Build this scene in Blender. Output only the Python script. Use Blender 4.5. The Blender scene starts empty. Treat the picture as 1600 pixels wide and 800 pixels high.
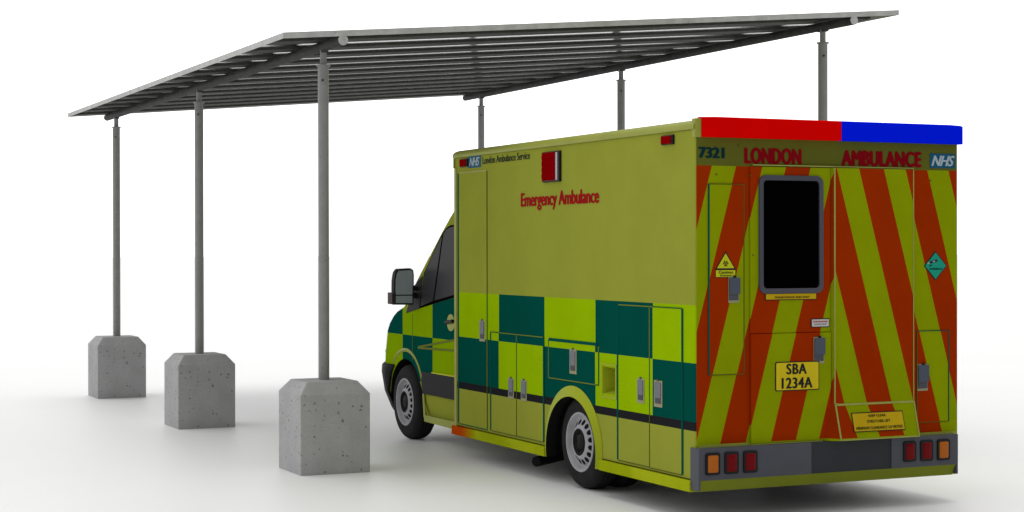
import bpy, bmesh, math, random
from mathutils import Vector, Matrix
random.seed(7)
scene = bpy.context.scene
col = scene.collection
PI = math.pi

# ------------------------------------------------------------------ materials
class S:
    """a socket wrapped so that plain arithmetic builds Math nodes"""
    def __init__(self, nt, v): self.nt, self.v = nt, v
    def _m(self, op, *a):
        n = self.nt.nodes.new('ShaderNodeMath'); n.operation = op
        for i, q in enumerate(a):
            if isinstance(q, S): q = q.v
            if isinstance(q, (int, float)): n.inputs[i].default_value = q
            else: self.nt.links.new(q, n.inputs[i])
        return S(self.nt, n.outputs[0])
    def __add__(s, o): return s._m('ADD', s, o)
    def __radd__(s, o): return s._m('ADD', o, s)
    def __sub__(s, o): return s._m('SUBTRACT', s, o)
    def __rsub__(s, o): return s._m('SUBTRACT', o, s)
    def __mul__(s, o): return s._m('MULTIPLY', s, o)
    def __rmul__(s, o): return s._m('MULTIPLY', o, s)
    def __truediv__(s, o): return s._m('DIVIDE', s, o)
    def gt(s, o): return s._m('GREATER_THAN', s, o)
    def lt(s, o): return s._m('LESS_THAN', s, o)
    def floor(s): return s._m('FLOOR', s)
    def fract(s): return s._m('FRACT', s)
    def mod2(s): return s._m('FLOORED_MODULO', s, 2.0)
    def maxi(s, o): return s._m('MAXIMUM', s, o)
    def mini(s, o): return s._m('MINIMUM', s, o)
    def step(s, a, b):
        n = s.nt.nodes.new('ShaderNodeMapRange'); n.interpolation_type = 'SMOOTHSTEP'
        s.nt.links.new(s.v, n.inputs['Value'])
        n.inputs['From Min'].default_value = a; n.inputs['From Max'].default_value = b
        return S(s.nt, n.outputs['Result'])

def base_mat(name, rough=0.5, metal=0.0, spec=0.5):
    m = bpy.data.materials.new(name); m.use_nodes = True
    nt = m.node_tree; b = nt.nodes['Principled BSDF']
    b.inputs['Roughness'].default_value = rough; b.inputs['Metallic'].default_value = metal
    b.inputs['Specular IOR Level'].default_value = spec
    return m, nt, b

def coords(nt):
    tc = nt.nodes.new('ShaderNodeTexCoord'); sx = nt.nodes.new('ShaderNodeSeparateXYZ')
    nt.links.new(tc.outputs['Object'], sx.inputs[0])
    return tc, S(nt, sx.outputs[0]), S(nt, sx.outputs[1]), S(nt, sx.outputs[2])

def mixc(nt, fac, a, b):
    n = nt.nodes.new('ShaderNodeMix'); n.data_type = 'RGBA'
    f = fac.v if isinstance(fac, S) else fac
    if isinstance(f, (int, float)): n.inputs[0].default_value = f
    else: nt.links.new(f, n.inputs[0])
    for q, i in ((a, 6), (b, 7)):
        if isinstance(q, tuple): n.inputs[i].default_value = (*q[:3], 1)
        else: nt.links.new(q, n.inputs[i])
    return n.outputs[2]

def weather(nt, b, c, tc, amount=0.10, scale=3.0, bump=0.0):
    """slight uneven tone over a colour: grime and faded paint"""
    nz = nt.nodes.new('ShaderNodeTexNoise'); nz.inputs['Scale'].default_value = scale
    nz.inputs['Detail'].default_value = 6; nz.inputs['Roughness'].default_value = .65
    nt.links.new(tc.outputs['Object'], nz.inputs['Vector'])
    f = S(nt, nz.outputs['Fac']).step(.3, .7) * amount * -1.0 + (1.0 + amount / 2)
    hs = nt.nodes.new('ShaderNodeHueSaturation')
    nt.links.new(f.v, hs.inputs['Value'])
    if isinstance(c, tuple): hs.inputs['Color'].default_value = (*c, 1)
    else: nt.links.new(c, hs.inputs['Color'])
    nt.links.new(hs.outputs[0], b.inputs['Base Color'])
    return nz

def simple(name, c, rough=.5, metal=0., amount=.10, scale=3., spec=.06, emit=None):
    m, nt, b = base_mat(name, rough, metal, spec)
    tc = nt.nodes.new('ShaderNodeTexCoord')
    weather(nt, b, c, tc, amount, scale)
    if emit:
        b.inputs['Emission Color'].default_value = (*emit[0], 1)
        b.inputs['Emission Strength'].default_value = emit[1]
    return m

KH = (.285, .310, .040)       # khaki yellow paint
YG = (.285, .452, .0015)       # fluorescent yellow-green
DG = (.001, .068, .051)      # dark green
OR = (.305, .026, .0012)       # orange chevron
RY = (.235, .300, .002)       # rear yellow-green
BK = (.018, .017, .020)

def side_livery(name, swap=False):
    m, nt, b = base_mat(name, .6, 0, .0)
    tc, x, y, z = coords(nt)
    c = ((4.212 - y) / .903).floor()
    u = z.lt(1.0985)
    par = (c + u).mod2()
    band = z.gt(.688) * z.lt(1.503) * y.lt(4.212)
    if not swap:
        ck = mixc(nt, par, YG, DG)
        base = mixc(nt, band, KH, ck)
        out = mixc(nt, z.gt(.626) * z.lt(.688), base, BK)
    else:
        ck = mixc(nt, par, (.02, .10, .03), (.17, .20, .03))
        out = mixc(nt, band, (.10, .11, .012), ck)
    weather(nt, b, out, tc, .07, 2.2)
    return m

def rear_livery():
    m, nt, b = base_mat('rear livery', .6, 0, .0)
    tc, x, y, z = coords(nt)
    sl = ((x - .330 + (2.474 - z) * .278) / .408).fract().lt(.515)
    sr = ((x - 1.359 - (2.465 - z) * .283) / .415).fract().lt(.53)
    left = x.lt(1.142)
    o = sl * left + sr * (1.0 - left)
    o = o * z.lt(2.476) * z.gt(.531)
    base = mixc(nt, z.gt(2.476), RY, (.105, .115, .016))
    out = mixc(nt, o, base, OR)
    weather(nt, b, out, tc, .10, 2.6)
    return m

def cab_livery():
    m, nt, b = base_mat('cab livery', .6, 0, .0)
    tc, x, y, z = coords(nt)
    mid = y.lt(5.884) * y.gt(5.092)
    up = z.gt(1.041)
    par = mid + up - mid * up * 2.0              # xor -> 1 = dark green
    belt = z.lt(1.262 + (5.785 - y) * .147).maxi(y.gt(5.80) * z.lt(1.335))
    band = z.gt(.600) * belt
    ck = mixc(nt, par, DG, (.225, .36, .0015))
    # upper row: front dark green, centre yellow-green, rear dark green
    ckx = mixc(nt, par, (.225, .36, .0015), DG)
    sel = mixc(nt, mid + up - mid * up * 2.0, (.225, .36, .0015), DG)
    out = mixc(nt, band, KH, sel)
    weather(nt, b, out, tc, .07, 2.2)
    return m

def skirt_mat():
    m, nt, b = base_mat('skirt paint', .6, 0, .0)
    tc, x, y, z = coords(nt)
    nz = nt.nodes.new('ShaderNodeTexNoise'); nz.inputs['Scale'].default_value = 2.2
    nt.links.new(tc.outputs['Object'], nz.inputs['Vector'])
    c0 = mixc(nt, S(nt, nz.outputs['Fac']).step(.35, .65), (.30, .36, .006), (.38, .43, .012))
    c = mixc(nt, y.step(3.70, 4.12), c0, (.46, .060, .004))
    weather(nt, b, c, tc, .08, 4)
    return m

def concrete_mat():
    m, nt, b = base_mat('cast concrete', .9, 0, .2)
    tc = nt.nodes.new('ShaderNodeTexCoord')
    n1 = nt.nodes.new('ShaderNodeTexNoise'); n1.inputs['Scale'].default_value = 5; n1.inputs['Detail'].default_value = 8
    n2 = nt.nodes.new('ShaderNodeTexNoise'); n2.inputs['Scale'].default_value = 90; n2.inputs['Detail'].default_value = 4
    v = nt.nodes.new('ShaderNodeTexVoronoi'); v.inputs['Scale'].default_value = 24; v.inputs['Randomness'].default_value = 1
    for n in (n1, n2): nt.links.new(tc.outputs['Object'], n.inputs['Vector'])
    nd = nt.nodes.new('ShaderNodeTexNoise'); nd.inputs['Scale'].default_value = 40; nt.links.new(tc.outputs['Object'], nd.inputs['Vector'])
    vm = nt.nodes.new('ShaderNodeVectorMath'); vm.operation = 'MULTIPLY_ADD'; nt.links.new(nd.outputs['Color'], vm.inputs[0])
    vm.inputs[1].default_value = (.022, .022, .022); nt.links.new(tc.outputs['Object'], vm.inputs[2]); nt.links.new(vm.outputs[0], v.inputs['Vector'])
    a = S(nt, n1.outputs['Fac']).step(.25, .75)
    c = mixc(nt, a, (.372, .370, .374), (.432, .430, .434))
    c = mixc(nt, S(nt, n2.outputs['Fac']).step(.5, .72) * .35, c, (.20, .20, .195))
    sv = nt.nodes.new('ShaderNodeSeparateXYZ'); nt.links.new(v.outputs['Color'], sv.inputs[0])
    pick = S(nt, sv.outputs[0]).gt(.58)
    rad = S(nt, sv.outputs[1]) * .24 + .04
    hole = S(nt, v.outputs['Distance']).lt(rad) * pick
    c = mixc(nt, hole * (S(nt, sv.outputs[2]) * .55 + .12), c, (.035, .033, .030))
    nt.links.new(c, b.inputs['Base Color'])
    bp = nt.nodes.new('ShaderNodeBump'); bp.inputs['Strength'].default_value = .25; bp.inputs['Distance'].default_value = .004
    h = S(nt, n2.outputs['Fac']) * .3 - hole
    nt.links.new(h.v, bp.inputs['Height']); nt.links.new(bp.outputs[0], b.inputs['Normal'])
    return m

def steel_mat(name, c0, c1, rough=.5, metal=0.0, spec=.3):
    m, nt, b = base_mat(name, rough, metal, spec)
    tc = nt.nodes.new('ShaderNodeTexCoord')
    n1 = nt.nodes.new('ShaderNodeTexNoise'); n1.inputs['Scale'].default_value = 9; n1.inputs['Detail'].default_value = 8
    n1.inputs['Roughness'].default_value = .7
    nt.links.new(tc.outputs['Object'], n1.inputs['Vector'])
    c = mixc(nt, S(nt, n1.outputs['Fac']).step(.3, .7), c0, c1)
    n2 = nt.nodes.new('ShaderNodeTexVoronoi'); n2.inputs['Scale'].default_value = 11
    nt.links.new(tc.outputs['Object'], n2.inputs['Vector'])
    spot = S(nt, n2.outputs['Distance']).lt(.09) * .5
    c = mixc(nt, spot, c, tuple(q * .35 for q in c0))
    nt.links.new(c, b.inputs['Base Color'])
    return m

M = {}
M['side'] = side_livery('side livery')
M['seam'] = side_livery('seam line', True)
M['rear'] = rear_livery()
M['cab'] = cab_livery()
M['skirt'] = skirt_mat()
M['crease'] = simple('door crease', (.15, .175, .035), .6, spec=0)
M['concrete'] = concrete_mat()
M['khaki'] = simple('khaki paint', KH, .5, spec=.25)
M['pale'] = simple('pale khaki trim', (.33, .34, .09), .5)
M['rearpale'] = simple('pale door edge', (.30, .33, .07), .5)  # paler khaki for strips along the rear door and cover edges
M['ryel'] = simple('rear yellow green paint', RY, .5)
M['val'] = simple('valance paint', (.17, .20, .015), .6)
M['teal'] = simple('dark green seam', (.003, .075, .052), .6, spec=0)
M['thin'] = simple('thin seam', (.085, .095, .012), .6)
M['orange'] = simple('orange paint', OR, .5)
M['arch'] = simple('arch paint', (.33, .385, .016), .5, scale=5)
M['dark'] = simple('underbody black', (.008, .008, .008), .8, spec=.1)
M['rubber'] = simple('tyre rubber', (.016, .016, .016), .85, amount=.3, scale=9, spec=.12)
M['plastic'] = simple('dark plastic', (.016, .016, .018), .6, spec=.12)
M['strip'] = simple('rubbing strip', (.026, .026, .029), .6, spec=.05)
M['bumper'] = simple('bumper grey', (.062, .067, .082), .55, spec=.3)
M['bumper_shade'] = simple('shaded bumper step', (.034, .038, .043), .6, spec=.1)  # middle section: shade below the lift cover put into a darker grey
M['paddle'] = simple('latch paddle', (.165, .175, .20), .45)
M['paddle2'] = simple('latch grip', (.075, .080, .095), .5)
M['rpaddle'] = simple('rear latch paddle', (.075, .090, .120), .45)
M['plate'] = simple('latch plate', (.30, .29, .17), .5)
M['rim'] = simple('steel wheel', (.38, .38, .40), .45, amount=.2, scale=9)
M['hub'] = simple('hub', (.012, .012, .012), .5)
M['red'] = simple('red lens bar', (.58, .001, .001), .4, spec=.0, emit=((1, .0, .0), .08))
M['blue'] = simple('blue lens bar', (.001, .010, .62), .4, spec=.0, emit=((.0, .008, .80), .16))
M['lens'] = simple('red lens', (.22, .001, .002), .4, spec=.0)
M['taillens'] = simple('tail lens', (.15, .001, .003), .25, spec=.08)
M['amber'] = simple('amber lens', (.42, .115, .010), .25, spec=.1)
M['black'] = simple('black housing', (.006, .006, .006), .5, spec=.2)
M['glassblack'] = simple('black rear pane', (.0008, .0008, .0008), .6, spec=.0)
M['frame'] = simple('window frame', (.052, .054, .075), .5, spec=.3)
M['glass'] = simple('tinted side glass', (.030, .030, .033), .35, spec=.04)
M['wire'] = simple('window seal', (.003, .003, .003), .6, spec=0)
M['mirror'] = simple('mirror glass', (.30, .345, .37), .3, 0.0, spec=.1)
M['white'] = simple('white trim', (.42, .42, .45), .5)
M['signal'] = simple('signal lens', (.045, .024, .024), .4)
M['redtext'] = simple('red lettering', (.30, .003, .004), .6, spec=.02)
M['redtext2'] = simple('dark red lettering', (.20, .002, .006), .6, spec=.02)
M['blktext'] = simple('black lettering', (.020, .030, .012), .6)
M['tealtext'] = simple('dark teal lettering', (.003, .030, .032), .6, spec=.02)
M['nhsblue'] = simple('badge blue', (.008, .085, .150), .5)
M['nhswhite'] = simple('badge white', (.36, .44, .48), .5)
M['plateyellow'] = simple('plate yellow', (.60, .47, .012), .5)
M['signyellow'] = simple('sign yellow', (.50, .34, .006), .5)
M['hazyellow'] = simple('hazard yellow', (.50, .52, .012), .5)
M['stickerwhite'] = simple('sticker white', (.52, .50, .48), .5)
M['green'] = simple('gas sign green', (.010, .30, .20), .5)
M['post'] = steel_mat('galvanised post', (.245, .250, .243), (.285, .290, .282), .55)
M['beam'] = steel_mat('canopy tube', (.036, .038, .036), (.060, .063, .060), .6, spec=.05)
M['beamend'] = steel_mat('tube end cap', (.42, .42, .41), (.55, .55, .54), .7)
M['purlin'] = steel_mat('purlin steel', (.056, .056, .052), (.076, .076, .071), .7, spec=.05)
M['fascia'] = steel_mat('fascia edge', (.40, .40, .39), (.54, .54, .53), .7)
M['sheet'] = simple('polished roof sheet', (.46, .46, .44), .11, 1.0, amount=.06)

# ------------------------------------------------------------------ mesh helpers
def link(o, parent=None):
    col.objects.link(o)
    if parent: o.parent = parent
    return o

def tag(o, label=None, cat=None, group=None, kind=None):
    if label: o['label'] = label
    if cat: o['category'] = cat
    if group: o['group'] = group
    if kind: o['kind'] = kind
    return o

def empty(name, loc, label, cat, group=None):
    o = bpy.data.objects.new(name, None); o.location = loc
    o.empty_display_size = .2
    link(o); return tag(o, label, cat, group)

class MB:
    """collects shapes with material slots; build() links them as one mesh object"""
    def __init__(self): self.v, self.f, self.m, self.mats = [], [], [], []
    def mi(self, mat):
        m = M[mat] if isinstance(mat, str) else mat
        if m not in self.mats: self.mats.append(m)
        return self.mats.index(m)
    def add(self, vs, fs, mat):
        o = len(self.v); i = self.mi(mat)
        self.v += [tuple(p) for p in vs]
        for f in fs: self.f.append(tuple(o + k for k in f)); self.m.append(i)
    def box(self, a, b, mat):
        (x0, y0, z0), (x1, y1, z1) = a, b
        vs = [(x, y, z) for z in (z0, z1) for y in (y0, y1) for x in (x0, x1)]
        self.add(vs, [(0, 2, 3, 1), (4, 5, 7, 6), (0, 1, 5, 4), (2, 6, 7, 3), (0, 4, 6, 2), (1, 3, 7, 5)], mat)
        return self
    def prism(self, pts, off, mat, top=None):
        """polygon (3-D points) extruded by a vector; top: material of the near cap"""
        off = Vector(off); n = len(pts)
        a = [Vector(p) for p in pts]; b = [p + off for p in a]
        self.add(a + b, [tuple(range(n))[::-1]] + [(i, (i + 1) % n, n + (i + 1) % n, n + i) for i in range(n)], mat)
        self.add(b, [tuple(range(n))], top or mat)
        return self
    def tube(self, p, q, r, mat, n=20, r2=None, cap=None):
        p, q = Vector(p), Vector(q); d = (q - p).normalized()
        u = d.orthogonal().normalized(); w = d.cross(u); r2 = r if r2 is None else r2
        vs = [p + (u * math.cos(t) + w * math.sin(t)) * r for t in [2 * PI * i / n for i in range(n)]]
        vs += [q + (u * math.cos(t) + w * math.sin(t)) * r2 for t in [2 * PI * i / n for i in range(n)]]
        self.add(vs, [(i, (i + 1) % n, n + (i + 1) % n, n + i) for i in range(n)], mat)
        self.add(vs[:n], [tuple(range(n))[::-1]], cap or mat); self.add(vs[n:], [tuple(range(n))], cap or mat)
        return self
    def lathe_x(self, prof, mat, n=48, c=(0, 0, 0)):
        """profile of (x, r) turned about the x axis"""
        vs = [(c[0] + x, c[1] + r * math.cos(2 * PI * i / n), c[2] + r * math.sin(2 * PI * i / n)) for x, r in prof for i in range(n)]
        fs = [(k * n + i, k * n + (i + 1) % n, (k + 1) * n + (i + 1) % n, (k + 1) * n + i) for k in range(len(prof) - 1) for i in range(n)]
        self.add(vs, fs, mat); return self
    def build(self, name, parent=None, bevel=0, smooth=False, seg=2):
        me = bpy.data.meshes.new(name); me.from_pydata(self.v, [], self.f)
        for m in self.mats: me.materials.append(m)
        me.polygons.foreach_set('material_index', self.m)
        bm = bmesh.new(); bm.from_mesh(me)
        bmesh.ops.remove_doubles(bm, verts=bm.verts, dist=1e-5)
        bmesh.ops.recalc_face_normals(bm, faces=bm.faces)
        bm.to_mesh(me); bm.free()
        o = bpy.data.objects.new(name, me); link(o, parent)
        if bevel:
            md = o.modifiers.new('bevel', 'BEVEL'); md.width = bevel; md.segments = seg
            md.limit_method = 'ANGLE'; md.angle_limit = math.radians(40)
        if smooth:
            for p in me.polygons: p.use_smooth = True
            bm = bmesh.new(); bm.from_mesh(me)
            for e in bm.edges:
                if len(e.link_faces) == 2 and e.calc_face_angle(0) > math.radians(35): e.smooth = False
            bm.to_mesh(me); bm.free()
        return o

def evaluated_mesh(o):
    dg = bpy.context.evaluated_depsgraph_get(); dg.update()
    return bpy.data.meshes.new_from_object(o.evaluated_get(dg))

def bake(o):
    """apply the modifiers of o to its mesh"""
    me = evaluated_mesh(o); old = o.data; o.modifiers.clear(); o.data = me; me.name = o.name
    return o

def cut(o, cutters):
    for c in cutters:
        md = o.modifiers.new('cut', 'BOOLEAN'); md.operation = 'DIFFERENCE'; md.object = c
        md.solver = 'EXACT'; md.material_mode = 'TRANSFER'
    bake(o)
    for c in cutters: bpy.data.objects.remove(c, do_unlink=True)

def rrect(x0, z0, x1, z1, r, n=6):
    out = []
    for cx, cz, a in ((x1 - r, z1 - r, 0), (x0 + r, z1 - r, 90), (x0 + r, z0 + r, 180), (x1 - r, z0 + r, 270)):
        for i in range(n + 1):
            t = math.radians(a + 90 * i / n); out.append((cx + r * math.cos(t), cz + r * math.sin(t)))
    return out

def lettering(name, body, mat, parent, face, u0, u1, w0, w1, depth, bold=.0, shear=0., spacing=1., thick=.0015, tilt=None):
    """text stretched to fill u0..u1 by w0..w1 on the rear (u = x) or on the left side (u = y, read from high y to low y)"""
    cu = bpy.data.curves.new(name, 'FONT'); cu.body = body; cu.size = 1;  cu.shear = shear
    cu.space_character = spacing; cu.fill_mode = 'FRONT'; cu.resolution_u = 4
    t = bpy.data.objects.new('tmp', cu); col.objects.link(t)
    me = evaluated_mesh(t); bpy.data.objects.remove(t, do_unlink=True)
    co_ = [v.co.copy() for v in me.vertices]; fs = [tuple(p.vertices) for p in me.polygons]; bpy.data.meshes.remove(me)
    shifts = [(0, 0)] if bold < .01 else [(-bold, 0), (0, bold * .35), (bold, 0), (0, -bold * .35), (-bold * .5, 0), (bold * .5, 0)]
    vs, ff, lay = [], [], []
    for i, (sx_, sy_) in enumerate(shifts):
        o = len(vs); vs += [(c.x + sx_, c.y + sy_) for c in co_]; lay += [i] * len(co_); ff += [tuple(o + k for k in f) for f in fs]
    xs = [v[0] for v in vs]; ys = [v[1] for v in vs]
    a, b, c, d = min(xs), max(xs), min(ys), max(ys)
    out = []
    for (vx, vy), i in zip(vs, lay):
        u = u0 + (u1 - u0) * (vx - a) / (b - a); w = w0 + (w1 - w0) * (vy - c) / (d - c); e = .00025 * i
        out.append((u, (depth if tilt is None else tilt(w)) - e, w) if face == 'rear' else (depth - e, u, w))
    me = bpy.data.meshes.new(name); me.from_pydata(out, [], ff)
    me.materials.clear(); me.materials.append(M[mat])
    o = bpy.data.objects.new(name, me); return link(o, parent)

def on_rear(pts, y): return [(x, y, z) for x, z in pts]
def on_side(pts, x): return [(x, y, z) for y, z in pts]

# ------------------------------------------------------------------ ground
g = MB(); R0 = 400
g.add([(-R0, -R0, 0), (R0, -R0, 0), (R0, R0, 0), (-R0, R0, 0)], [(0, 1, 2, 3)], simple('white studio floor', (.855, .855, .858), .52, amount=.02, scale=.4, spec=.5))
tag(g.build('ground'), 'plain white studio floor fading into the white background', None, None, 'structure')

# ------------------------------------------------------------------ concrete blocks
PX, PY, RX = -1.418, (3.828, 7.991, 12.148), 3.730
BS, BH, BT, BI = .3085, .671, .775, .083
def block_mesh():
    b = MB(); s, t = BS, BS - BI
    lo = [(-s, -s, 0), (s, -s, 0), (s, s, 0), (-s, s, 0)]; mi = [(x, y, BH) for x, y, _ in lo]
    up = [(-t, -t, BT), (t, -t, BT), (t, t, BT), (-t, t, BT)]
    b.add(lo + mi + up, [(3, 2, 1, 0), (8, 9, 10, 11)] + [(k * 4 + i, k * 4 + (i + 1) % 4, k * 4 + 4 + (i + 1) % 4, k * 4 + 4 + i) for k in (0, 1) for i in range(4)], 'concrete')
    return b
first = block_mesh().build('concrete_block', None, .006)
bake(first)
blabels = {(0, 0): 'largest and nearest grey concrete block, footing of the canopy post closest to the ambulance',
           (0, 1): 'middle of the three visible grey concrete blocks, under the second canopy post',
           (0, 2): 'farthest and smallest grey concrete block, at far left under the lower canopy corner',
           (1, 0): 'concrete block hidden behind the ambulance rear, under the tallest right-hand canopy post',
           (1, 1): 'concrete block hidden behind the ambulance middle, under the right-hand middle canopy post',
           (1, 2): 'concrete block hidden behind the ambulance cab, under the right-hand far canopy post'}
for s in (0, 1):
    for k in range(3):
        o = first if (s, k) == (0, 0) else first.copy()
        if o is not first: col.objects.link(o)
        o.location = (RX if s else PX, PY[k], 0)
        o.rotation_euler.z = 0
        tag(o, blabels[(s, k)], 'concrete block', 'concrete block footings under the canopy posts')

# ------------------------------------------------------------------ canopy
X0, X1, Y0, Y1 = -1.938, 4.251, 3.306, 12.670
SL = (4.2019 - 3.6738) / (X1 - X0)
def rz(x): return 3.6738 + SL * (x - X0)
canopy = empty('canopy', ((PX + RX) / 2, (Y0 + Y1) / 2, 0), 'long grey flat-roofed steel canopy sloping up to the right above the ambulance', 'canopy')
CO = Vector(canopy.location)
def cbuild(mb, name, parent=None, **k):
    o = mb.build(name, parent or canopy, **k)
    if parent is None: o.location = -CO          # mesh is in world metres
    return o
def slab(mb, xa, xb, ya, yb, top, th, mat):
    vs = [(x, y, rz(x) - top - t) for t in (0, th) for (x, y) in ((xa, ya), (xb, ya), (xb, yb), (xa, yb))]
    mb.add(vs, [(0, 1, 2, 3), (7, 6, 5, 4)] + [(i, 4 + i, 4 + (i + 1) % 4, (i + 1) % 4) for i in range(4)], mat)
m = MB(); slab(m, X0 + .004, X1 - .004, Y0 + .004, Y1 - .004, .002, .013, 'sheet'); cbuild(m, 'roof_sheet')
ft = .006
m = MB(); slab(m, X0, X1, Y0, Y0 + ft, 0, .050, 'fascia'); cbuild(m, 'fascia')
m = MB(); slab(m, X0, X1, Y1 - ft, Y1, 0, .050, 'fascia'); cbuild(m, 'fascia')
m = MB(); slab(m, X0, X0 + ft, Y0 + ft + .0005, Y1 - ft - .0005, .0005, .049, 'fascia'); cbuild(m, 'fascia')
m = MB(); slab(m, X1 - ft, X1, Y0 + ft + .0005, Y1 - ft - .0005, .0005, .049, 'fascia'); cbuild(m, 'fascia')
for k in range(13):
    m = MB(); ya = Y0 + .452 + .734 * k
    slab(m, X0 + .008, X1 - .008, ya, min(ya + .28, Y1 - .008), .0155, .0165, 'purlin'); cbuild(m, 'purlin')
for s, px in ((0, PX), (1, RX)):
    zc = rz(px) - .0385 - .0437
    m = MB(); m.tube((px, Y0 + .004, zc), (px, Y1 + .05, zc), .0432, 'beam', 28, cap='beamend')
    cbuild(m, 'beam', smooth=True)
    zt = 3.468 if s == 0 else 3.9085
    for k in range(3):
        y = PY[k]
        m = MB(); m.tube((px, y, BT - .01), (px, y, zt), .047, 'post', 24)
        p = cbuild(m, 'post', smooth=True)
        m = MB(); m.tube((px, y, zt + .0005), (px, y, zc - .03), .029, 'post', 18); q = cbuild(m, 'inner_tube', p, smooth=True)
        m = MB(); m.tube((px, y, zt - .001), (px, y, zt + .011), .061, 'post', 24); cbuild(m, 'collar', p, smooth=True)
        m = MB(); m.tube((px - .02, y - .0425, zt - .125), (px - .024, y - .0545, zt - .125), .009, 'black', 12); cbuild(m, 'lock_bolt', p)
        m = MB(); m.prism([(px - .025, y - .08, zc - .034), (px - .025, y + .08, zc - .034), (px - .025, y + .05, zc - .053), (px - .025, y - .05, zc - .053)], (.05, 0, 0), 'beam')
        cbuild(m, 'saddle', p)

# ------------------------------------------------------------------ ambulance
W, L = 2.276, 4.287
amb = empty('ambulance', (0, 0, 0), 'yellow and green chequered box-body ambulance with red and orange rear chevrons, parked under the canopy', 'ambulance')

# --- box body
b = MB(); b.box((0, 0, .279), (W, L, 2.735), 'side')
body = b.build('box_body', amb)
bv = body.modifiers.new('bevel', 'BEVEL'); bv.width = .016; bv.segments = 3; bv.limit_method = 'ANGLE'
bake(body)
cs = []
for sx in (-.3, W - .45):
    c = MB(); c.tube((sx, 1.872, .30), (sx + .75, 1.872, .30), .470, 'dark', 48); cs.append(c.build('cutter'))
c = MB()
yo0, yo1, zo0, zo1 = 1.172, 1.392, .772, 1.010
vs = [(-.05, yo0, zo0), (-.05, yo1, zo0), (-.05, yo1, zo1), (-.05, yo0, zo1), (.10, yo0 + .03, zo0 + .05), (.10, yo1 - .03, zo0 + .05), (.10, yo1 - .03, zo1 - .04), (.10, yo0 + .03, zo1 - .04)]
c.add(vs, [(0, 1, 2, 3), (7, 6, 5, 4)] + [(i, 4 + i, 4 + (i + 1) % 4, (i + 1) % 4) for i in range(4)], 'arch'); cs.append(c.build('cutter'))
cut(body, cs)
me = body.data
for nm in ('side', 'rear', 'khaki', 'dark', 'arch'):
    if M[nm].name not in [q.name for q in me.materials if q]: me.materials.append(M[nm])
idx = {q.name: i for i, q in enumerate(me.materials) if q}
for p in me.polygons:
    if me.materials[p.material_index].name in (M['dark'].name, M['arch'].name): continue
    if p.normal.y < -.75: p.material_index = idx[M['rear'].name]
    elif p.normal.z > .7 or p.normal.y > .7: p.material_index = idx[M['khaki'].name]
    elif p.normal.z < -.7: p.material_index = idx[M['dark'].name]
    else: p.material_index = idx[M['side'].name]

# --- roof cap with rounded rails
m = MB()
prof = [(-.012, 2.728), (-.016, 2.740), (-.010, 2.765), (.010, 2.783), (.050, 2.797), (.10, 2.800)]
prof = prof + [(W / 2, 2.812)] + [(W - x, z) for x, z in prof[::-1]]
ya, yb = .004, 4.306
n = len(prof)
vs = [(x, ya, z) for x, z in prof] + [(x, yb, z) for x, z in prof]
m.add(vs, [(i, i + 1, n + i + 1, n + i) for i in range(n - 1)] + [tuple(range(n))[::-1], tuple(range(n, 2 * n)), (0, n, 2 * n - 1, n - 1)], 'khaki')
roof = m.build('roof', amb, smooth=True)
m = MB(); m.box((-.012, L + .001, 2.635), (W + .012, 4.303, 2.727), 'khaki'); m.build('roof_lip', roof, .004)

# --- skirts
for xa, xb in ((-.024, .03), (W - .03, W + .024)):
    m = MB(); m.box((xa, .045, .199), (xb, 1.405, .2785), 'skirt'); m.box((xa, 2.372, .199), (xb, 4.322, .2785), 'skirt')
    m.build('side_skirt', amb, .005)
m = MB()
m.box((.04, .06, .20), (W - .04, 1.3, .278), 'dark'); m.box((.04, 2.45, .20), (W - .04, 4.2, .278), 'dark')
m.box((.30, 1.3, .25), (W - .30, 2.45, .9), 'dark'); m.box((.5, 4.2, .24), (W - .5, 6.2, .5), 'dark')
m.tube((.55, 1.81, .371), (W - .55, 1.81, .371), .05, 'dark'); m.tube((.33, 5.79, .371), (W - .33, 5.79, .371), .04, 'dark')
m.build('underbody', amb)
m = MB(); m.tube((.06, 2.69, .118), (1.0, 3.34, .135), .043, 'dark', 20); m.build('exhaust_pipe', amb, smooth=True)

# --- flared arch trims (rear)
for s in (-1, 1):
    xw = 0 if s < 0 else W
    m = MB(); N = 28
    out, inn, back = [], [], []
    a0, a1 = math.radians(-12), math.radians(192)
    for i in range(N + 1):
        t = a0 + (a1 - a0) * i / N
        out.append((xw + s * .003, 1.888 + .507 * math.cos(t), .305 + .507 * math.sin(t)))
        inn.append((xw + s * .042, 1.862 + .437 * math.cos(t), .297 + .432 * math.sin(t)))
        back.append((xw - s * .05, 1.865 + .437 * math.cos(t), .297 + .432 * math.sin(t)))
    k = N + 1
    m.add(out + inn, [(i, i + 1, k + i + 1, k + i) for i in range(N)], 'arch')
    m.add(inn + back, [(i, i + 1, k + i + 1, k + i) for i in range(N)], 'dark')
    m.build('wheel_arch', amb, smooth=True)

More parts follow.
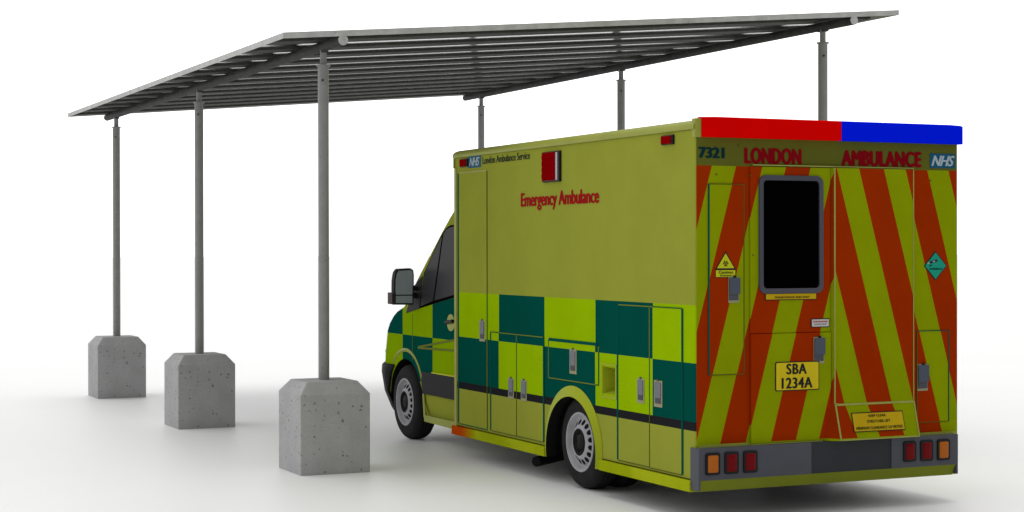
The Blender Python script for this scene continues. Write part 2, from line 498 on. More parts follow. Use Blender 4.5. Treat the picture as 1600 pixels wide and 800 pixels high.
# --- locker doors on the left side
def seam_y(m, y, z0, z1, w, mat, x=-.0062): m.box((x, y - w / 2, z0), (0.001, y + w / 2, z1), mat)
def seam_z(m, z, y0, y1, w, mat, x=-.0058): m.box((x, y0, z - w / 2), (0.001, y1, z + w / 2), mat)
def panel(name, y0, y1, z0, z1, lines):
    m = MB(); m.box((-.004, y0, z0), (.002, y1, z1), 'side')
    for kind, *a in lines: (seam_y if kind == 'v' else seam_z)(m, *a)
    return m.build(name, amb)
def latch(parent, y0, y1, z0, z1):
    m = MB(); h = z1 - z0; w = y1 - y0
    m.box((-.0075, y0, z0), (-.003, y1, z1), 'plate')
    m.box((-.0135, y0 + w * .14, z0 + h * .34), (-.0075, y1 - w * .14, z1 - h * .07), 'paddle')
    m.box((-.0115, y0 + w * .16, z0 + h * .13), (-.0075, y1 - w * .16, z0 + h * .335), 'paddle2')
    m.box((-.0125, (y0 + y1) / 2 - .010, z1 - .004), (-.0045, (y0 + y1) / 2 + .010, z1 + .010), 'paddle2')
    return m.build('latch', parent)
d1 = panel('side_door', 3.560, 4.192, .310, 2.584, [('v', 4.196, .310, 2.584, .026, 'teal'), ('v', 3.556, .315, 2.584, .008, 'seam'),
      ('h', .306, 3.556, 4.18, .008, 'teal'), ('h', 2.588, 3.556, 4.18, .012, 'pale')])
latch(d1, 3.598, 3.716, 1.079, 1.266)
dA = panel('locker_door', 2.950, 3.475, .312, 1.168, [('v', 3.478, .311, 1.17, .022, 'teal'), ('h', 1.171, 2.95, 3.465, .008, 'seam'), ('h', .309, 2.95, 3.465, .007, 'thin')])
latch(dA, 2.994, 3.106, .618, .795)
dB = panel('locker_door', 2.420, 2.936, .314, 1.168, [('v', 2.943, .314, 1.168, .008, 'seam'), ('v', 2.416, .314, 1.172, .020, 'teal'), ('h', 1.1712, 2.43, 2.936, .008, 'seam'), ('h', .311, 2.43, 2.936, .007, 'thin')])
latch(dB, 2.738, 2.850, .620, .796)
dC = panel('locker_flap', 1.450, 2.318, .850, 1.150, [('v', 2.323, .847, 1.160, .008, 'seam'), ('v', 1.446, .850, 1.145, .008, 'seam'), ('h', 1.160, 1.47, 2.317, .024, 'teal'), ('h', .847, 1.45, 2.317, .008, 'seam')])
latch(dC, 1.816, 1.936, .906, 1.102)
dD = panel('locker_door', .652, 1.128, .309, 1.472, [('v', 1.134, .309, 1.475, .022, 'teal'), ('v', .646, .306, 1.475, .008, 'seam'), ('h', 1.476, .652, 1.12, .008, 'seam'), ('h', .306, .652, 1.12, .007, 'thin')])
latch(dD, .720, .828, .762, .944)
dE = panel('locker_door', .184, .640, .306, 1.472, [('v', .177, .306, 1.475, .020, 'teal'), ('h', 1.4762, .19, .640, .008, 'seam'), ('h', .303, .19, .640, .007, 'thin')])
latch(dE, .456, .575, .755, .947)
m = MB()
o_, i_ = (1.159, .757, 1.404, 1.022), (1.174, .774, 1.390, 1.008)
m.box((-.004, o_[0], o_[1]), (.001, o_[2], i_[1]), 'arch'); m.box((-.004, o_[0], i_[3]), (.001, o_[2], o_[3]), 'arch')
m.box((-.004, o_[0], i_[1]), (.001, i_[0], i_[3]), 'arch'); m.box((-.004, i_[2], i_[1]), (.001, o_[2], i_[3]), 'arch')
m.build('filler_recess', amb)
m = MB(); m.box((-.010, 4.235, .199), (.004, 4.285, 2.634), 'pale'); m.build('corner_post', amb, .003)

# --- beacon, marker lamps, badge, lettering on the side
m = MB(); yb0, yb1, zb0, zb1 = 2.088, 2.404, 2.438, 2.686
m.box((-.022, yb0, zb0), (-.001, yb1, zb1), 'black'); bc = m.build('side_beacon', amb, .004)
m = MB()
for i in range(9):
    z = zb0 + .014 + i * .0253; m.box((-.030 if i % 2 else -.027, yb0 + .062, z), (-.0225, yb1 - .004, z + .0250), 'lens')
m.build('lens', bc)
m = MB(); m.box((-.0275, yb0 + .028, zb0 + .014), (-.0225, yb0 + .056, zb1 - .012), 'white'); m.build('bezel', bc)
for y0, y1, z0, z1 in ((3.965, 4.132, 2.637, 2.712), (.285, .452, 2.638, 2.706)):
    m = MB(); m.box((-.018, y0, z0), (-.001, y1, z1), 'black'); k = m.build('marker_lamp', amb, .003)
    m = MB(); m.box((-.024, y0 + .018, z0 + .006), (-.0185, y1 - .006, z1 - .006), 'lens'); m.build('lens', k, .003)
m = MB(); m.box((-.003, 3.690, 2.622), (.001, 3.968, 2.732), 'nhsblue'); bd = m.build('badge', amb); bd['label'] = 'blue badge with white italic letters NHS'
lettering('lettering', 'NHS', 'nhswhite', bd, 'side', 3.945, 3.712, 2.638, 2.716, -.0045, .045, .35, .92)
lettering('lettering', 'London Ambulance Service', 'blktext', amb, 'side', 3.652, 2.675, 2.645, 2.710, -.0025, .022, 0, .98)
lettering('lettering', 'Emergency Ambulance', 'redtext', amb, 'side', 2.858, 1.434, 2.214, 2.366, -.0025, .058, 0, .98)

# --- rear: header, doors, stickers
m = MB(); m.box((.457, -.022, 2.483), (1.852, .001, 2.490), 'pale'); m.build('drip_rail', amb)
lettering('lettering', '7321', 'tealtext', amb, 'rear', .022, .236, 2.527, 2.605, -.003, .07, 0, 1.0)
lettering('lettering', 'LONDON', 'redtext2', amb, 'rear', .396, .878, 2.494, 2.611, -.003, .085, 0, 1.06)
lettering('lettering', 'AMBULANCE', 'redtext2', amb, 'rear', 1.220, 1.938, 2.494, 2.611, -.003, .085, 0, 1.06)
m = MB(); m.box((2.014, -.004, 2.494), (2.246, .001, 2.601), 'nhsblue'); bd = m.build('badge', amb); bd['label'] = 'blue badge with white italic letters NHS'
lettering('lettering', 'NHS', 'nhswhite', bd, 'rear', 2.024, 2.240, 2.508, 2.588, -.0055, .045, .35, .92)

# narrow locker doors
def rpanel(name, x0, x1, z0, z1, seams):
    m = MB(); m.box((x0, -.005, z0), (x1, .002, z1), 'rear')
    for a, c, mat in seams: m.box((a[0], -.0068, a[1]), (c[0], .001, c[1]), mat)
    return m.build(name, amb)
def rlatch(parent, x0, x1, z0, z1, y):
    h = z1 - z0; w = x1 - x0; m = MB()
    m.box((x0 - .004, y - .004, z0 - .018), (x1 - .004, y + .001, z1), 'plate')
    m.box((x0, y - .016, z0 + h * .27), (x1, y - .004, z1 - .008), 'rpaddle')
    m.box((x0, y - .011, z0), (x1 - .012, y - .004, z0 + h * .265), 'paddle2')
    m.box(((x0 + x1) / 2 - .008, y - .012, z1 - .007), ((x0 + x1) / 2 + .012, y - .004, z1 + .008), 'black')
    return m.build('latch', parent)
ll = rpanel('locker_door', .112, .388, 1.018, 2.345, [((.100, 1.014), (.111, 2.350), 'teal'), ((.389, 1.014), (.395, 2.350), 'thin'), ((.112, 2.346), (.388, 2.351), 'thin'), ((.112, 1.011), (.388, 1.017), 'thin')])
rlatch(ll, .266, .352, 1.535, 1.700, -.005)
rl = rpanel('locker_door', 1.897, 2.178, .610, 1.281, [((2.179, .606), (2.188, 1.286), 'teal'), ((1.890, .606), (1.896, 1.286), 'thin'), ((1.897, 1.2815), (2.178, 1.287), 'teal'), ((1.897, .604), (2.178, .6095), 'thin')])
rlatch(rl, 1.898, 1.992, .860, 1.040, -.005)

# left door with window, plate and stickers
m = MB(); m.box((.440, -.012, 1.297), (1.118, .001, 2.478), 'rear'); m.box((.442, -.020, .520), (1.118, .001, 1.294), 'rear')
m.box((.442, -.0205, .509), (1.05, .001, .519), 'rearpale')
ld = m.build('rear_door', amb, .003)
m = MB(); yo = -.012
oc = rrect(.508, 1.578, 1.050, 2.416, .055); ic = rrect(.538, 1.614, 1.012, 2.380, .030)
k = len(oc)
m.add(on_rear(oc, yo) + on_rear(oc, yo - .014) + on_rear(ic, yo - .020) + on_rear(ic, yo - .004),
      [(a * k + i, a * k + (i + 1) % k, (a + 1) * k + (i + 1) % k, (a + 1) * k + i) for a in range(3) for i in range(k)], 'frame')
wf = m.build('rear_window', ld, smooth=True)
m = MB(); m.prism(on_rear(ic, yo - .002), (0, -.006, 0), 'glassblack'); pane = m.build('pane', amb); pane.parent = ld
rlatch(ld, .970, 1.058, 1.090, 1.262, -.020)
m = MB(); m.box((.560, -.017, 1.530), (.996, -.010, 1.577), 'black'); m.box((.566, -.0185, 1.536), (.990, -.0165, 1.575), 'signyellow')
sg = m.build('door_sign', ld); lettering('lettering', 'PLEASE KNOCK AND WAIT', 'blktext', sg, 'rear', .640, .935, 1.543, 1.557, -.0200, .02)
m = MB(); m.box((.948, -.016, 1.331), (1.106, -.010, 1.394), 'black'); m.box((.955, -.018, 1.337), (1.100, -.0155, 1.388), 'stickerwhite')
for i, (xa, xb, z) in enumerate(((.966, 1.086, 1.372), (.975, 1.086, 1.353))):
    x = xa
    while x < xb - .006:
        w = random.uniform(.006, .014); m.box((x, -.0186, z - .005), (min(x + w, xb), -.0178, z + .005), 'redtext' if i == 0 else 'paddle'); x += w + .004
m.build('sticker', ld)
m = MB(); m.prism(on_rear(rrect(.640, .884, 1.012, 1.092, .012, 3), -.018), (0, -.006, 0), 'black'); m.prism(on_rear(rrect(.647, .891, 1.005, 1.085, .010, 3), -.023), (0, -.003, 0), 'plateyellow')
pl = m.build('number_plate', ld)
lettering('lettering', 'SBA', 'black', pl, 'rear', .730, .904, 1.001, 1.078, -.0275, .045, 0, 1.12)
lettering('lettering', '1234A', 'black', pl, 'rear', .690, .953, .900, .979, -.0275, .045, 0, 1.10)

# hazard sticker on the narrow locker
m = MB()
def tri(cx, z0, w, h, y, mat): m.prism(on_rear([(cx - w / 2, z0), (cx + w / 2, z0), (cx, z0 + h)], y), (0, -.0015, 0), mat)
tri(.240, 1.752, .170, .128, -.0045, 'black'); tri(.240, 1.760, .140, .104, -.0058, 'hazyellow')
m.box((.156, -.0062, 1.694), (.324, -.0040, 1.751), 'black'); m.box((.161, -.0076, 1.699), (.319, -.0055, 1.746), 'hazyellow')
hz = m.build('hazard_sticker', ll)
m = MB()
def ring(cx, cz, r0, r1, y, a0=0, a1=360, n=22, mat='blktext'):
    ts = [math.radians(a0 + (a1 - a0) * i / n) for i in range(n + 1)]
    vs = [(cx + r0 * math.cos(t), y, cz + r0 * math.sin(t)) for t in ts] + [(cx + r1 * math.cos(t), y, cz + r1 * math.sin(t)) for t in ts]
    m.add(vs, [(i, i + 1, n + 2 + i, n + 1 + i) for i in range(n)], mat)
cx, cz = .240, 1.793
for a in (90, 210, 330):
    t = math.radians(a); ring(cx + .0125 * math.cos(t), cz + .0125 * math.sin(t), .0085, .0140, -.0082, a + 50, a + 310)
ring(cx, cz, .0125, .0160, -.0084); ring(cx, cz, .0, .0050, -.0086)
m.build('hazard_symbol', hz)
lettering('lettering', 'Caution', 'blktext', hz, 'rear', .182, .298, 1.722, 1.742, -.0090, .02)
lettering('lettering', 'Biohazard', 'blktext', hz, 'rear', .195, .285, 1.704, 1.715, -.0090, .01)

# right door with stretcher-lift flare
yu = -.030
m = MB()
z0, z1 = .774, 2.479
vs = [(1.137, yu, z0), (1.846, yu, z0), (1.846, yu, z1), (1.137, yu, z1), (1.118, .001, z0 - .02), (1.850, .001, z0 - .02), (1.850, .001, z1), (1.118, .001, z1)]
m.add(vs, [(0, 1, 2, 3), (0, 3, 7, 4), (1, 5, 6, 2), (3, 2, 6, 7)], 'rear')
m.box((1.1365, yu - .004, z0 + .006), (1.148, yu, z1 - .002), 'rearpale'); m.box((1.838, yu - .003, z0 + .006), (1.8455, yu, z1 - .002), 'rearpale')
rd = m.build('rear_door', amb); rd['label'] = 'right rear door with flared stretcher lift cover at its foot'
m = MB(); yf = -.100
A = [(1.139, yu - .002, .776), (1.848, yu - .002, .776), (1.846, yf, .515), (1.141, yf, .515)]
vs = A + [(1.125, -.001, .905), (1.050, -.001, .512), (1.880, -.001, .512), (1.850, -.001, .80)]
m.add(vs, [(0, 3, 2, 1), (0, 4, 5, 3), (1, 2, 6, 7), (3, 5, 6, 2)], 'rear'); m.add(vs, [(0, 1, 7, 4)], 'rearpale')
def strip(p, q, w, mat):
    p, q = Vector(p), Vector(q); d = (q - p).normalized(); nrm = Vector((0, -.966, .258)); sd = d.cross(nrm).normalized() * w / 2
    m.prism([p - sd, q - sd, q + sd, p + sd], nrm * .003, mat)
e = .0015
strip((1.146, yu - .003, .774), (1.148, yf - .001, .517), .014, 'rearpale'); strip((1.841, yu - .003, .774), (1.839, yf - .001, .517), .012, 'rearpale')
strip((1.158, yu - .004, .768), (1.834, yu - .004, .768), .014, 'rearpale'); strip((1.158, yf + .001, .520), (1.834, yf + .001, .520), .010, 'rearpale')
fl = m.build('lift_cover', rd)
tl = lambda w, o=0: yu - .002 + (yf - yu + .002) * (.776 - w) / .261 - .0035 - o
m = MB()
def quad(x0, x1, z0, z1, o, mat):
    m.prism([(x0, tl(z0, o), z0), (x1, tl(z0, o), z0), (x1, tl(z1, o), z1), (x0, tl(z1, o), z1)], (0, -.002, .0006), mat)
quad(1.268, 1.722, .571, .708, 0, 'black'); quad(1.274, 1.716, .577, .702, .0012, 'signyellow')
ks = m.build('lift_sign', fl)
lettering('lettering', 'KEEP CLEAR', 'blktext', ks, 'rear', 1.412, 1.565, .675, .692, 0, .02, tilt=lambda w: tl(w, .0052))
lettering('lettering', 'STRETCHER LIFT', 'blktext', ks, 'rear', 1.393, 1.598, .634, .653, 0, .02, tilt=lambda w: tl(w, .0052))
lettering('lettering', 'MINIMUM CLEARANCE 3.0 METRES', 'blktext', ks, 'rear', 1.290, 1.702, .588, .608, 0, .02, tilt=lambda w: tl(w, .0052))

# green diamond
m = MB(); cx, cz = 2.064, 1.767
m.prism(on_rear([(cx - .105, cz), (cx, cz - .108), (cx + .105, cz), (cx, cz + .108)], .001), (0, -.004, 0), 'tealtext')
m.prism(on_rear([(cx - .096, cz), (cx, cz - .099), (cx + .096, cz), (cx, cz + .099)], -.002), (0, -.003, 0), 'green')
gd = m.build('gas_sign', amb)
m = MB(); a = math.radians(14)
def rot(px, pz): return (cx - .028 + px * math.cos(a) - pz * math.sin(a), cz + .030 + px * math.sin(a) + pz * math.cos(a))
m.prism(on_rear([rot(*q) for q in rrect(-.030, -.009, .045, .009, .008, 3)], -.0052), (0, -.0008, 0), 'black')
m.prism(on_rear([rot(*q) for q in rrect(-.050, -.005, -.028, .005, .003, 3)], -.0052), (0, -.0008, 0), 'nhswhite')
m.prism(on_rear([rot(*q) for q in rrect(.000, -.004, .022, .004, .003, 3)], -.0058), (0, -.0008, 0), 'nhswhite')
m.prism(on_rear([rot(*q) for q in rrect(-.040, -.027, -.012, -.019, .003, 3)], -.0052), (0, -.0008, 0), 'black')
m.build('gas_symbol', gd)
lettering('lettering', 'COMPRESSED GAS', 'tealtext', gd, 'rear', cx - .058, cx + .062, cz - .030, cz - .017, -.0062, .015)
# small screws / rivets
for x, z in ((.168, 2.415), (.445, 2.41), (.462, 1.85), (2.02, 2.40), (.35, 2.62)):
    m = MB(); m.tube((x, .001, z), (x, -.007 if x < .4 else -.0145 if x < .5 else -.004, z), .006, 'thin', 10); m.build('rivet', amb)

# --- bumper with lamps
m = MB(); xa, xb = -.012, 2.226
m.box((xa, -.060, .289), (.92, -.030, .512), 'bumper'); m.box((.92, -.052, .289), (1.62, -.030, .511), 'bumper_shade'); m.box((1.62, -.060, .289), (xb, -.030, .512), 'bumper')
m.box((xa, -.0295, .218), (xa + .014, .052, .5115), 'bumper'); m.box((xb - .014, -.0295, .218), (xb, .052, .5115), 'bumper')
m.box((xa, -.0595, .218), (xa + .014, -.0295, .2888), 'bumper'); m.box((xb - .014, -.0595, .218), (xb, -.0295, .2888), 'bumper')
bp = m.build('rear_bumper', amb)
m = MB()
m.prism([(.004, -.055, .2885), (.004, -.010, .206), (.004, .04, .206), (.004, .04, .2885)], (2.206, 0, 0), 'val'); m.build('valance', amb)
m = MB(); m.box((.02, -.006, .505), (W - .02, .001, .528), 'rearpale'); m.build('rear_sill', amb)
for x0, z0, x1, z1, mt in ((.040, .326, .157, .480, 'amber'), (.194, .326, .308, .480, 'taillens'), (.347, .326, .463, .480, 'taillens'),
                           (1.724, .330, 1.837, .482, 'taillens'), (1.877, .328, 1.991, .482, 'taillens'), (2.030, .326, 2.146, .481, 'amber')):
    m = MB(); m.prism(on_rear(rrect(x0, z0, x1, z1, .016, 4), -.0595), (0, -.012, 0), 'black')
    t = m.build('tail_lamp', amb, .003); t['label'] = 'amber tail lamp in black surround' if mt == 'amber' else 'red tail lamp in black surround'
    m = MB(); rg = [on_rear(rrect(x0 + i_, z0 + i_, x1 - i_, z1 - i_, r_, 4), y_) for i_, r_, y_ in ((.017, .012, -.0717), (.020, .012, -.0755), (.028, .012, -.0785), (.040, .010, -.0800))]
    k = len(rg[0])
    m.add([p for r in rg for p in r], [(a * k + i, a * k + (i + 1) % k, (a + 1) * k + (i + 1) % k, (a + 1) * k + i) for a in range(3) for i in range(k)] + [tuple(range(3 * k, 4 * k))], mt)
    m.build('lens', t, smooth=True)

# --- light bar
lb = MB(); xs = 1.178
def barprof(x, y): return [(x, .05, 2.674), (x, y, 2.672), (x, y, 2.806), (x, y + .03, 2.815), (x, .05, 2.815)]
def bar(xs_, mat, name):
    m = MB(); rings = [barprof(x, y) for x, y in xs_]; k = 5
    m.add([p for r in rings for p in r], [(a * k + i, a * k + (i + 1) % k, (a + 1) * k + (i + 1) % k, (a + 1) * k + i) for a in range(len(rings) - 1) for i in range(k)] + [tuple(range(k))[::-1], tuple(range((len(rings) - 1) * k, len(rings) * k))], mat)
    return m
r_ = bar([(.046, -.016), (.14, -.066), (xs - .001, -.066)], 'red', '').build('light_bar', amb); r_['label'] = 'red half of the roof light bar'
r_ = bar([(xs, -.066), (2.178, -.066), (2.300, -.026)], 'blue', '').build('light_bar', amb); r_['label'] = 'blue half of the roof light bar'
m = MB(); m.box((-.004, -.005, 2.672), (.044, .04, 2.803), 'khaki'); m.build('bar_end', amb)

# --- wheels
def wheel_mb(dual):
    prof = [(.0, .235), (.0, .300), (.006, .330), (.022, .352), (.045, .366), (.07, .371), (.15, .371), (.175, .366), (.198, .352), (.214, .330), (.22, .300), (.22, .2)]
    m = MB(); m.lathe_x(prof, 'rubber', 56)
    for xg in (.07, .11, .15): m.lathe_x([(xg - .006, .3715), (xg, .3718), (xg + .006, .3715)], 'dark', 56)
    m.lathe_x([(.22, .235), (.21, .235)], 'rubber', 56)
    if dual:
        o = .235; m.lathe_x([(x + o, r) for x, r in prof], 'rubber', 56)
        m.lathe_x([(.1, .23), (.45, .23), (.45, .0)], 'dark', 40)
    else:
        m.lathe_x([(.1, .23), (.22, .23), (.22, .0)], 'dark', 40)
    return m
def rim_mb():
    m = MB()
    m.lathe_x([(.004, .240), (-.006, .232), (-.006, .222), (.010, .213), (.034, .203), (.040, .192), (.034, .184), (-.004, .122), (-.010, .114), (-.008, .108)], 'rim', 64)
    m.lathe_x([(-.0082, .109), (-.002, .100), (.010, .090), (.014, .070), (.004, .060), (.000, .050), (.000, .0)], 'hub', 40)
    n = 16; sl = (.034 + .004) / (.184 - .122)          # slope of the dished face that carries the holes
    for k in range(n):
        a = 2 * PI * (k + .5) / n; c, s = math.cos(a), math.sin(a)
        pts = []
        for i in range(16):
            t = 2 * PI * i / 16; rr, tt = .158 + .0215 * math.cos(t), .0205 * math.sin(t)
            pts.append((-.004 + sl * (rr - .122) - .0022, rr * c - tt * s, rr * s + tt * c))
        m.add(pts, [tuple(range(16))], 'dark')
    for k in range(6):
        a = 2 * PI * k / 6; m.tube((.016, .080 * math.cos(a), .080 * math.sin(a)), (.004, .080 * math.cos(a), .080 * math.sin(a)), .010, 'dark', 8)
    return m
def put_wheel(w, loc, flip):
    w.location = loc; w.rotation_euler.z = PI if flip else 0
protos = {}
for dual, x_in, y in ((True, .022, 1.815), (False, .092, 5.792)):
    wl = wheel_mb(dual).build('wheel', amb, smooth=True); rm = rim_mb().build('rim', wl, smooth=True)
    put_wheel(wl, (x_in, y, .371), False)
    w2 = wl.copy(); col.objects.link(w2); w2.parent = amb; r2 = rm.copy(); col.objects.link(r2); r2.parent = w2
    put_wheel(w2, (W - x_in, y, .371), True)

# --- cab
CX = W / 2
lev = [  # z, apparent corner y, half width, corner radius
    (.262, 6.16, .985, .36), (.40, 6.30, 1.020, .36), (.64, 6.394, 1.033, .34), (.84, 6.365, 1.033, .32), (1.058, 6.308, 1.033, .30), (1.135, 6.245, 1.033, .28),
    (1.215, 6.13, 1.033, .26), (1.262, 6.03, 1.033, .24), (1.315, 5.84, 1.033, .20), (1.36, 5.77, 1.033, .18), (1.544, 5.541, 1.033, .16), (1.80, 5.197, 1.033, .15), (2.06, 4.845, 1.031, .14), (2.20, 4.665, 1.020, .14), (2.308, 4.535, 1.00, .13), (2.42, 4.40, .96, .10)]
def plan(z, ay, hw, r):
    f = ay + .815 * r; n = 8; pts = []
    for i in range(n + 1):
        t = PI / 2 * i / n; pts.append((CX - hw + r - r * math.cos(t), f - r + r * math.sin(t)))
    pts = [(CX - hw, L + .0)] + [(CX - hw, L + (pts[0][1] - L) * q) for q in (.33, .66)] + pts
    front = [(CX - hw + r + (2 * hw - 2 * r) * q, f + .06 * math.sin(PI * q)) for q in (.25, .5, .75)]
    right = [(2 * CX - x, y) for x, y in pts[::-1]]
    return [(x, y, z) for x, y in pts + front + right]
rings = [plan(*l) for l in lev]; k = len(rings[0])
m = MB()
m.add([p for r in rings for p in r], [(a * k + i, a * k + i + 1, (a + 1) * k + i + 1, (a + 1) * k + i) for a in range(len(rings) - 1) for i in range(k - 1)]
      + [(a * k + k - 1, a * k, (a + 1) * k, (a + 1) * k + k - 1) for a in range(len(rings) - 1)] + [tuple(range(k))[::-1], tuple(range((len(rings) - 1) * k, len(rings) * k))], 'cab')
cab = m.build('cab', amb)
cs = []
for sx in (-.3, W - .50):
    c = MB(); c.tube((sx, 5.80, .345), (sx + .8, 5.80, .345), .455, 'dark', 48); cs.append(c.build('cutter'))
cut(cab, cs)
me = cab.data
for p in me.polygons: p.use_smooth = True
bm = bmesh.new(); bm.from_mesh(me)
for e_ in bm.edges:
    if len(e_.link_faces) == 2 and e_.calc_face_angle(0) > math.radians(40): e_.smooth = False
bm.to_mesh(me); bm.free()
XS = CX - 1.033            # left cab side plane
for s in (-1, 1):
    xs_ = XS if s < 0 else W - XS
    def X(d): return xs_ + s * d
    # arch lip
    m = MB(); N = 26; o_, i_, b_ = [], [], []
    for i in range(N + 1):
        t = math.radians(39 + 137 * i / N)
        o_.append((X(.002), 5.80 + .512 * math.cos(t), .385 + .522 * math.sin(t))); i_.append((X(.012), 5.80 + .497 * math.cos(t), .383 + .507 * math.sin(t))); b_.append((X(.001), 5.80 + .482 * math.cos(t), .380 + .492 * math.sin(t)))
    k = N + 1
    m.add(o_ + i_, [(i, i + 1, k + i + 1, k + i) for i in range(N)], 'khaki'); m.add(i_ + b_, [(i, i + 1, k + i + 1, k + i) for i in range(N)], 'khaki')
    m.build('wheel_arch', amb, smooth=True)
    # rubbing strip, door
    m = MB(); m.prism([(X(0), 4.29, .488), (X(0), 5.315, .490), (X(0), 5.352, .600), (X(0), 5.335, .702), (X(0), 4.29, .702)], (s * .016, 0, 0), 'strip'); m.build('rubbing_strip', amb, .004)
    m = MB(); m.prism([(X(0), 4.29, .702), (X(0), 5.092, .702), (X(0), 5.092, .713), (X(0), 4.29, .716)], (s * .014, 0, 0), 'hazyellow' if s < 0 else 'khaki'); m.build('strip_edge', amb)
    m = MB(); m.prism([(X(0), 4.29, .210), (X(0), 5.275, .222), (X(0), 5.29, .285), (X(0), 4.29, .285)], (s * .014, 0, 0), 'khaki')
    m.prism([(X(0), 5.255, .262), (X(0), 5.305, .262), (X(0), 5.335, .486), (X(0), 5.295, .486)], (s * .010, 0, 0), 'khaki'); m.build('cab_sill', amb, .003)
    dm = MB(); seamw = .006
    dm.prism([(X(.001), 5.609, .80), (X(.001), 5.616, .80), (X(.001), 5.616, 1.255), (X(.001), 5.609, 1.255)], (s * .002, 0, 0), 'crease')
    dm.prism([(X(.001), 5.459, .925), (X(.001), 5.459, .945), (X(.001), 4.30, 1.086), (X(.001), 4.30, 1.068)], (s * .004, 0, 0), 'crease')
    dm.prism([(X(.001), 5.459, .918), (X(.001), 5.459, .938), (X(.001), 4.30, .962), (X(.001), 4.30, .944)], (s * .005, 0, 0), 'crease')
    dr = dm.build('cab_door', amb)
    # handle
    m = MB(); pts = [(4.630 + .092 * math.cos(2 * PI * i / 20), 1.205 + .080 * math.sin(2 * PI * i / 20)) for i in range(20)]
    m.prism([(X(.001), y, z) for y, z in pts], (s * .004, 0, 0), 'khaki'); m.tube((X(.018), 4.545, 1.222), (X(.014), 4.730, 1.205), .017, 'black', 12); m.build('handle', dr)
    # window
    m = MB()
    win = [(5.407, 1.318), (5.304, 1.660), (4.980, 1.930), (4.816, 2.052), (4.737, 2.094), (4.640, 2.118), (4.30, 2.135), (4.30, 1.478), (4.538, 1.446)]
    m.prism([(X(0), y, z) for y, z in win], (s * .004, 0, 0), 'wire')
    cw = m.build('side_window', dr)
    m = MB()
    gl = [(5.385, 1.338), (5.290, 1.655), (4.975, 1.915), (4.835, 2.020), (5.068, 1.398)]
    m.prism([(X(.004), y, z) for y, z in gl], (s * .002, 0, 0), 'glass')
    gl = [(5.030, 1.402), (4.797, 2.040), (4.733, 2.078), (4.64, 2.100), (4.30, 2.115), (4.30, 1.502), (4.538, 1.470)]
    m.prism([(X(.004), y, z) for y, z in gl], (s * .002, 0, 0), 'glass')
    g_ = m.build('pane', dr)
    # mirror base triangle and mirror
    m = MB(); m.prism([(X(0), 5.540, 1.540), (X(0), 5.335, 1.630), (X(0), 5.412, 1.315), (X(0), 5.775, 1.258)], (s * .008, 0, 0), 'plastic')
    m.tube((X(0), 5.50, 1.44), (X(.10), 5.50, 1.44), .03, 'plastic', 12); m.tube((X(0), 5.50, 1.50), (X(.10), 5.50, 1.55), .022, 'plastic', 12)
    mr = m.build('door_mirror', amb)
    m = MB(); c0 = X(.155)
    sh = [(c0 + s * q[0], q[1]) for q in [(-.098, 1.352), (.100, 1.356), (.104, 1.42), (.106, 1.50), (.104, 1.60), (.092, 1.668), (.066, 1.700), (-.070, 1.706), (-.095, 1.690), (-.103, 1.640)]]
    a = [(x, 5.44, z) for x, z in sh]; mid = [(c0 + (x - c0) * 1.03, 5.50, 1.53 + (z - 1.53) * 1.02) for x, z in sh]; bk = [(c0 + (x - c0) * .7, 5.60, 1.53 + (z - 1.53) * .78) for x, z in sh]
    k = len(sh)
    m.add(a + mid + bk, [(r * k + i, r * k + (i + 1) % k, (r + 1) * k + (i + 1) % k, (r + 1) * k + i) for r in (0, 1) for i in range(k)] + [tuple(range(k))[::-1], tuple(range(2 * k, 3 * k))], 'plastic')
    m.box((min(c0 + s * .07, c0 + s * .112), 5.455, 1.358), (max(c0 + s * .07, c0 + s * .112), 5.60, 1.470), 'plastic')
    m.box((min(c0 + s * .111, c0 + s * .117), 5.465, 1.366), (max(c0 + s * .111, c0 + s * .117), 5.59, 1.462), 'signal')
    hs = m.build('mirror_housing', mr, .006)
    m = MB()
    up = [(c0 + s * q[0], 5.437, q[1]) for q in [(-.083, 1.452), (.088, 1.452), (.092, 1.50), (.090, 1.595), (.079, 1.655), (.058, 1.684), (-.066, 1.690), (-.084, 1.678), (-.088, 1.64)]]
    m.prism(up, (0, -.002, 0), 'mirror'); lo_ = [(c0 + s * q[0], 5.437, q[1]) for q in [(-.083, 1.368), (.088, 1.370), (.088, 1.440), (-.083, 1.440)]]; m.prism(lo_, (0, -.002, 0), 'mirror')
    m.build('mirror_glass', mr)
    # headlamp
    m = MB(); N = 10
    vs, fs = [], []
    for j in range(7):
        for i in range(N):
            t = 2 * PI * i / N; p_ = PI * (j + .02) / 6.04
            vs.append((X(-.066) + s * .050 * math.cos(p_), 6.405 + .075 * math.sin(p_) * math.cos(t), .845 + .045 * math.sin(p_) * math.sin(t)))
    for j in range(6):
        for i in range(N): fs.append((j * N + i, j * N + (i + 1) % N, (j + 1) * N + (i + 1) % N, (j + 1) * N + i))
    m.add(vs, fs, 'white'); m.build('headlamp', amb, smooth=True)
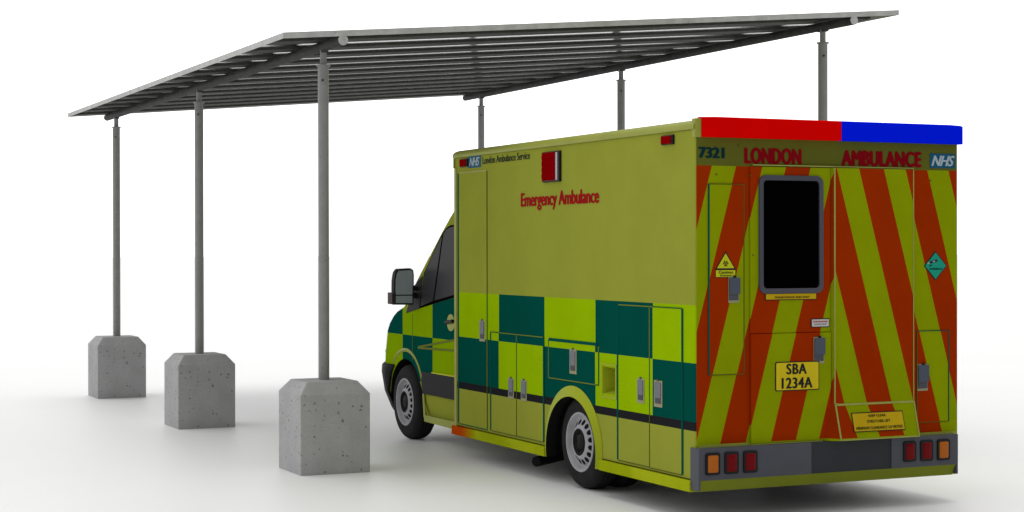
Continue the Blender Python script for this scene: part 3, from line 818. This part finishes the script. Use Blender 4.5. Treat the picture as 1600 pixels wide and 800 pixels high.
# front bumper: dark lower nose around the corner
bl = [(.255, 6.175, .995, .36), (.30, 6.215, 1.012, .36), (.45, 6.335, 1.036, .36), (.64, 6.410, 1.041, .345), (.70, 6.405, 1.040, .345), (.715, 6.385, 1.030, .34)]
m = MB(); rg = []
for z, ay, hw, r in bl:
    f = ay + .815 * r; n = 10
    a = [(CX - hw + r - r * math.cos(PI / 2 * i / n), f - r + r * math.sin(PI / 2 * i / n)) for i in range(n + 1)]
    ys = 5.80 + math.sqrt(max(.0, .470 ** 2 - (z - .345) ** 2)) + .004
    a = [(CX - hw, min(ys, f - r - .01))] + a
    rg.append([(x, y, z) for x, y in a + [(CX, f + .06)] + [(2 * CX - x, y) for x, y in a[::-1]]])
k = len(rg[0])
m.add([p for r in rg for p in r], [(a * k + i, a * k + i + 1, (a + 1) * k + i + 1, (a + 1) * k + i) for a in range(len(rg) - 1) for i in range(k - 1)], 'plastic')
fb = m.build('front_bumper', amb, smooth=True)
sd = fb.modifiers.new('thick', 'SOLIDIFY'); sd.thickness = .02; sd.offset = 1
bake(fb)
# windscreen
m = MB()
a = plan(1.40, 5.720, 1.033, .18); b_ = plan(2.10, 4.795, 1.030, .14)
q0, q1 = a[8:-8], b_[8:-8]; k = len(q0)
up_ = Vector((0, .006, .004))
m.add([Vector(p) + up_ for p in q0 + q1], [(i, i + 1, k + i + 1, k + i) for i in range(k - 1)], 'glass'); m.build('windscreen', amb, smooth=True)

# ------------------------------------------------------------------ camera
cam = bpy.data.cameras.new('camera'); co = bpy.data.objects.new('camera', cam); link(co)
yaw, pitch, roll = .4325933737, -.0042960437, -.0014738306
F = Vector((math.sin(yaw), math.cos(yaw), 0)); Rv = Vector((math.cos(yaw), -math.sin(yaw), 0)); U = Vector((0, 0, 1))
F, U = F * math.cos(pitch) + U * math.sin(pitch), U * math.cos(pitch) - F * math.sin(pitch)
Rv, U = Rv * math.cos(roll) + U * math.sin(roll), U * math.cos(roll) - Rv * math.sin(roll)
mt = Matrix((Rv, U, -F)).transposed().to_4x4(); mt.translation = (-6.2425, -10.48, 1.9)
co.matrix_world = mt
cam.sensor_width = 36; cam.lens = 61.43; cam.clip_end = 2000; cam.clip_start = .1
scene.camera = co

# ------------------------------------------------------------------ light: a white studio, brightest overhead and behind the ambulance
w = bpy.data.worlds.new('World'); scene.world = w; w.use_nodes = True
nt = w.node_tree; bg = nt.nodes['Background']
tc = nt.nodes.new('ShaderNodeTexCoord'); sx = nt.nodes.new('ShaderNodeSeparateXYZ'); nt.links.new(tc.outputs['Generated'], sx.inputs[0])
dx, dy, dz = (S(nt, sx.outputs[i]) for i in range(3))
fwd = dx * (math.sin(yaw) - .30) + dy * math.cos(yaw)
lum = fwd.step(-.80, .30) * .66 + .42 + fwd.step(.0, .9) * (1.0 - dz.step(.05, .50)) * .75 - dz.step(.45, 1.0) * .15
cc = nt.nodes.new('ShaderNodeCombineXYZ')
for i in range(3): nt.links.new(lum.v, cc.inputs[i])
nt.links.new(cc.outputs[0], bg.inputs['Color']); bg.inputs['Strength'].default_value = 1.0

sl = bpy.data.lights.new('sun', 'SUN'); sl.energy = .9; sl.angle = math.radians(40); sl.color = (1, .985, .96)
so = bpy.data.objects.new('sun', sl); link(so)
so.rotation_euler = (Vector((.05, -.08, -1))).to_track_quat('-Z', 'Y').to_euler()

scene.render.engine = 'CYCLES'
scene.cycles.max_bounces = 6; scene.cycles.diffuse_bounces = 3
scene.view_settings.view_transform = 'Standard'; scene.view_settings.look = 'None'
scene.view_settings.exposure = 0; scene.view_settings.gamma = 1
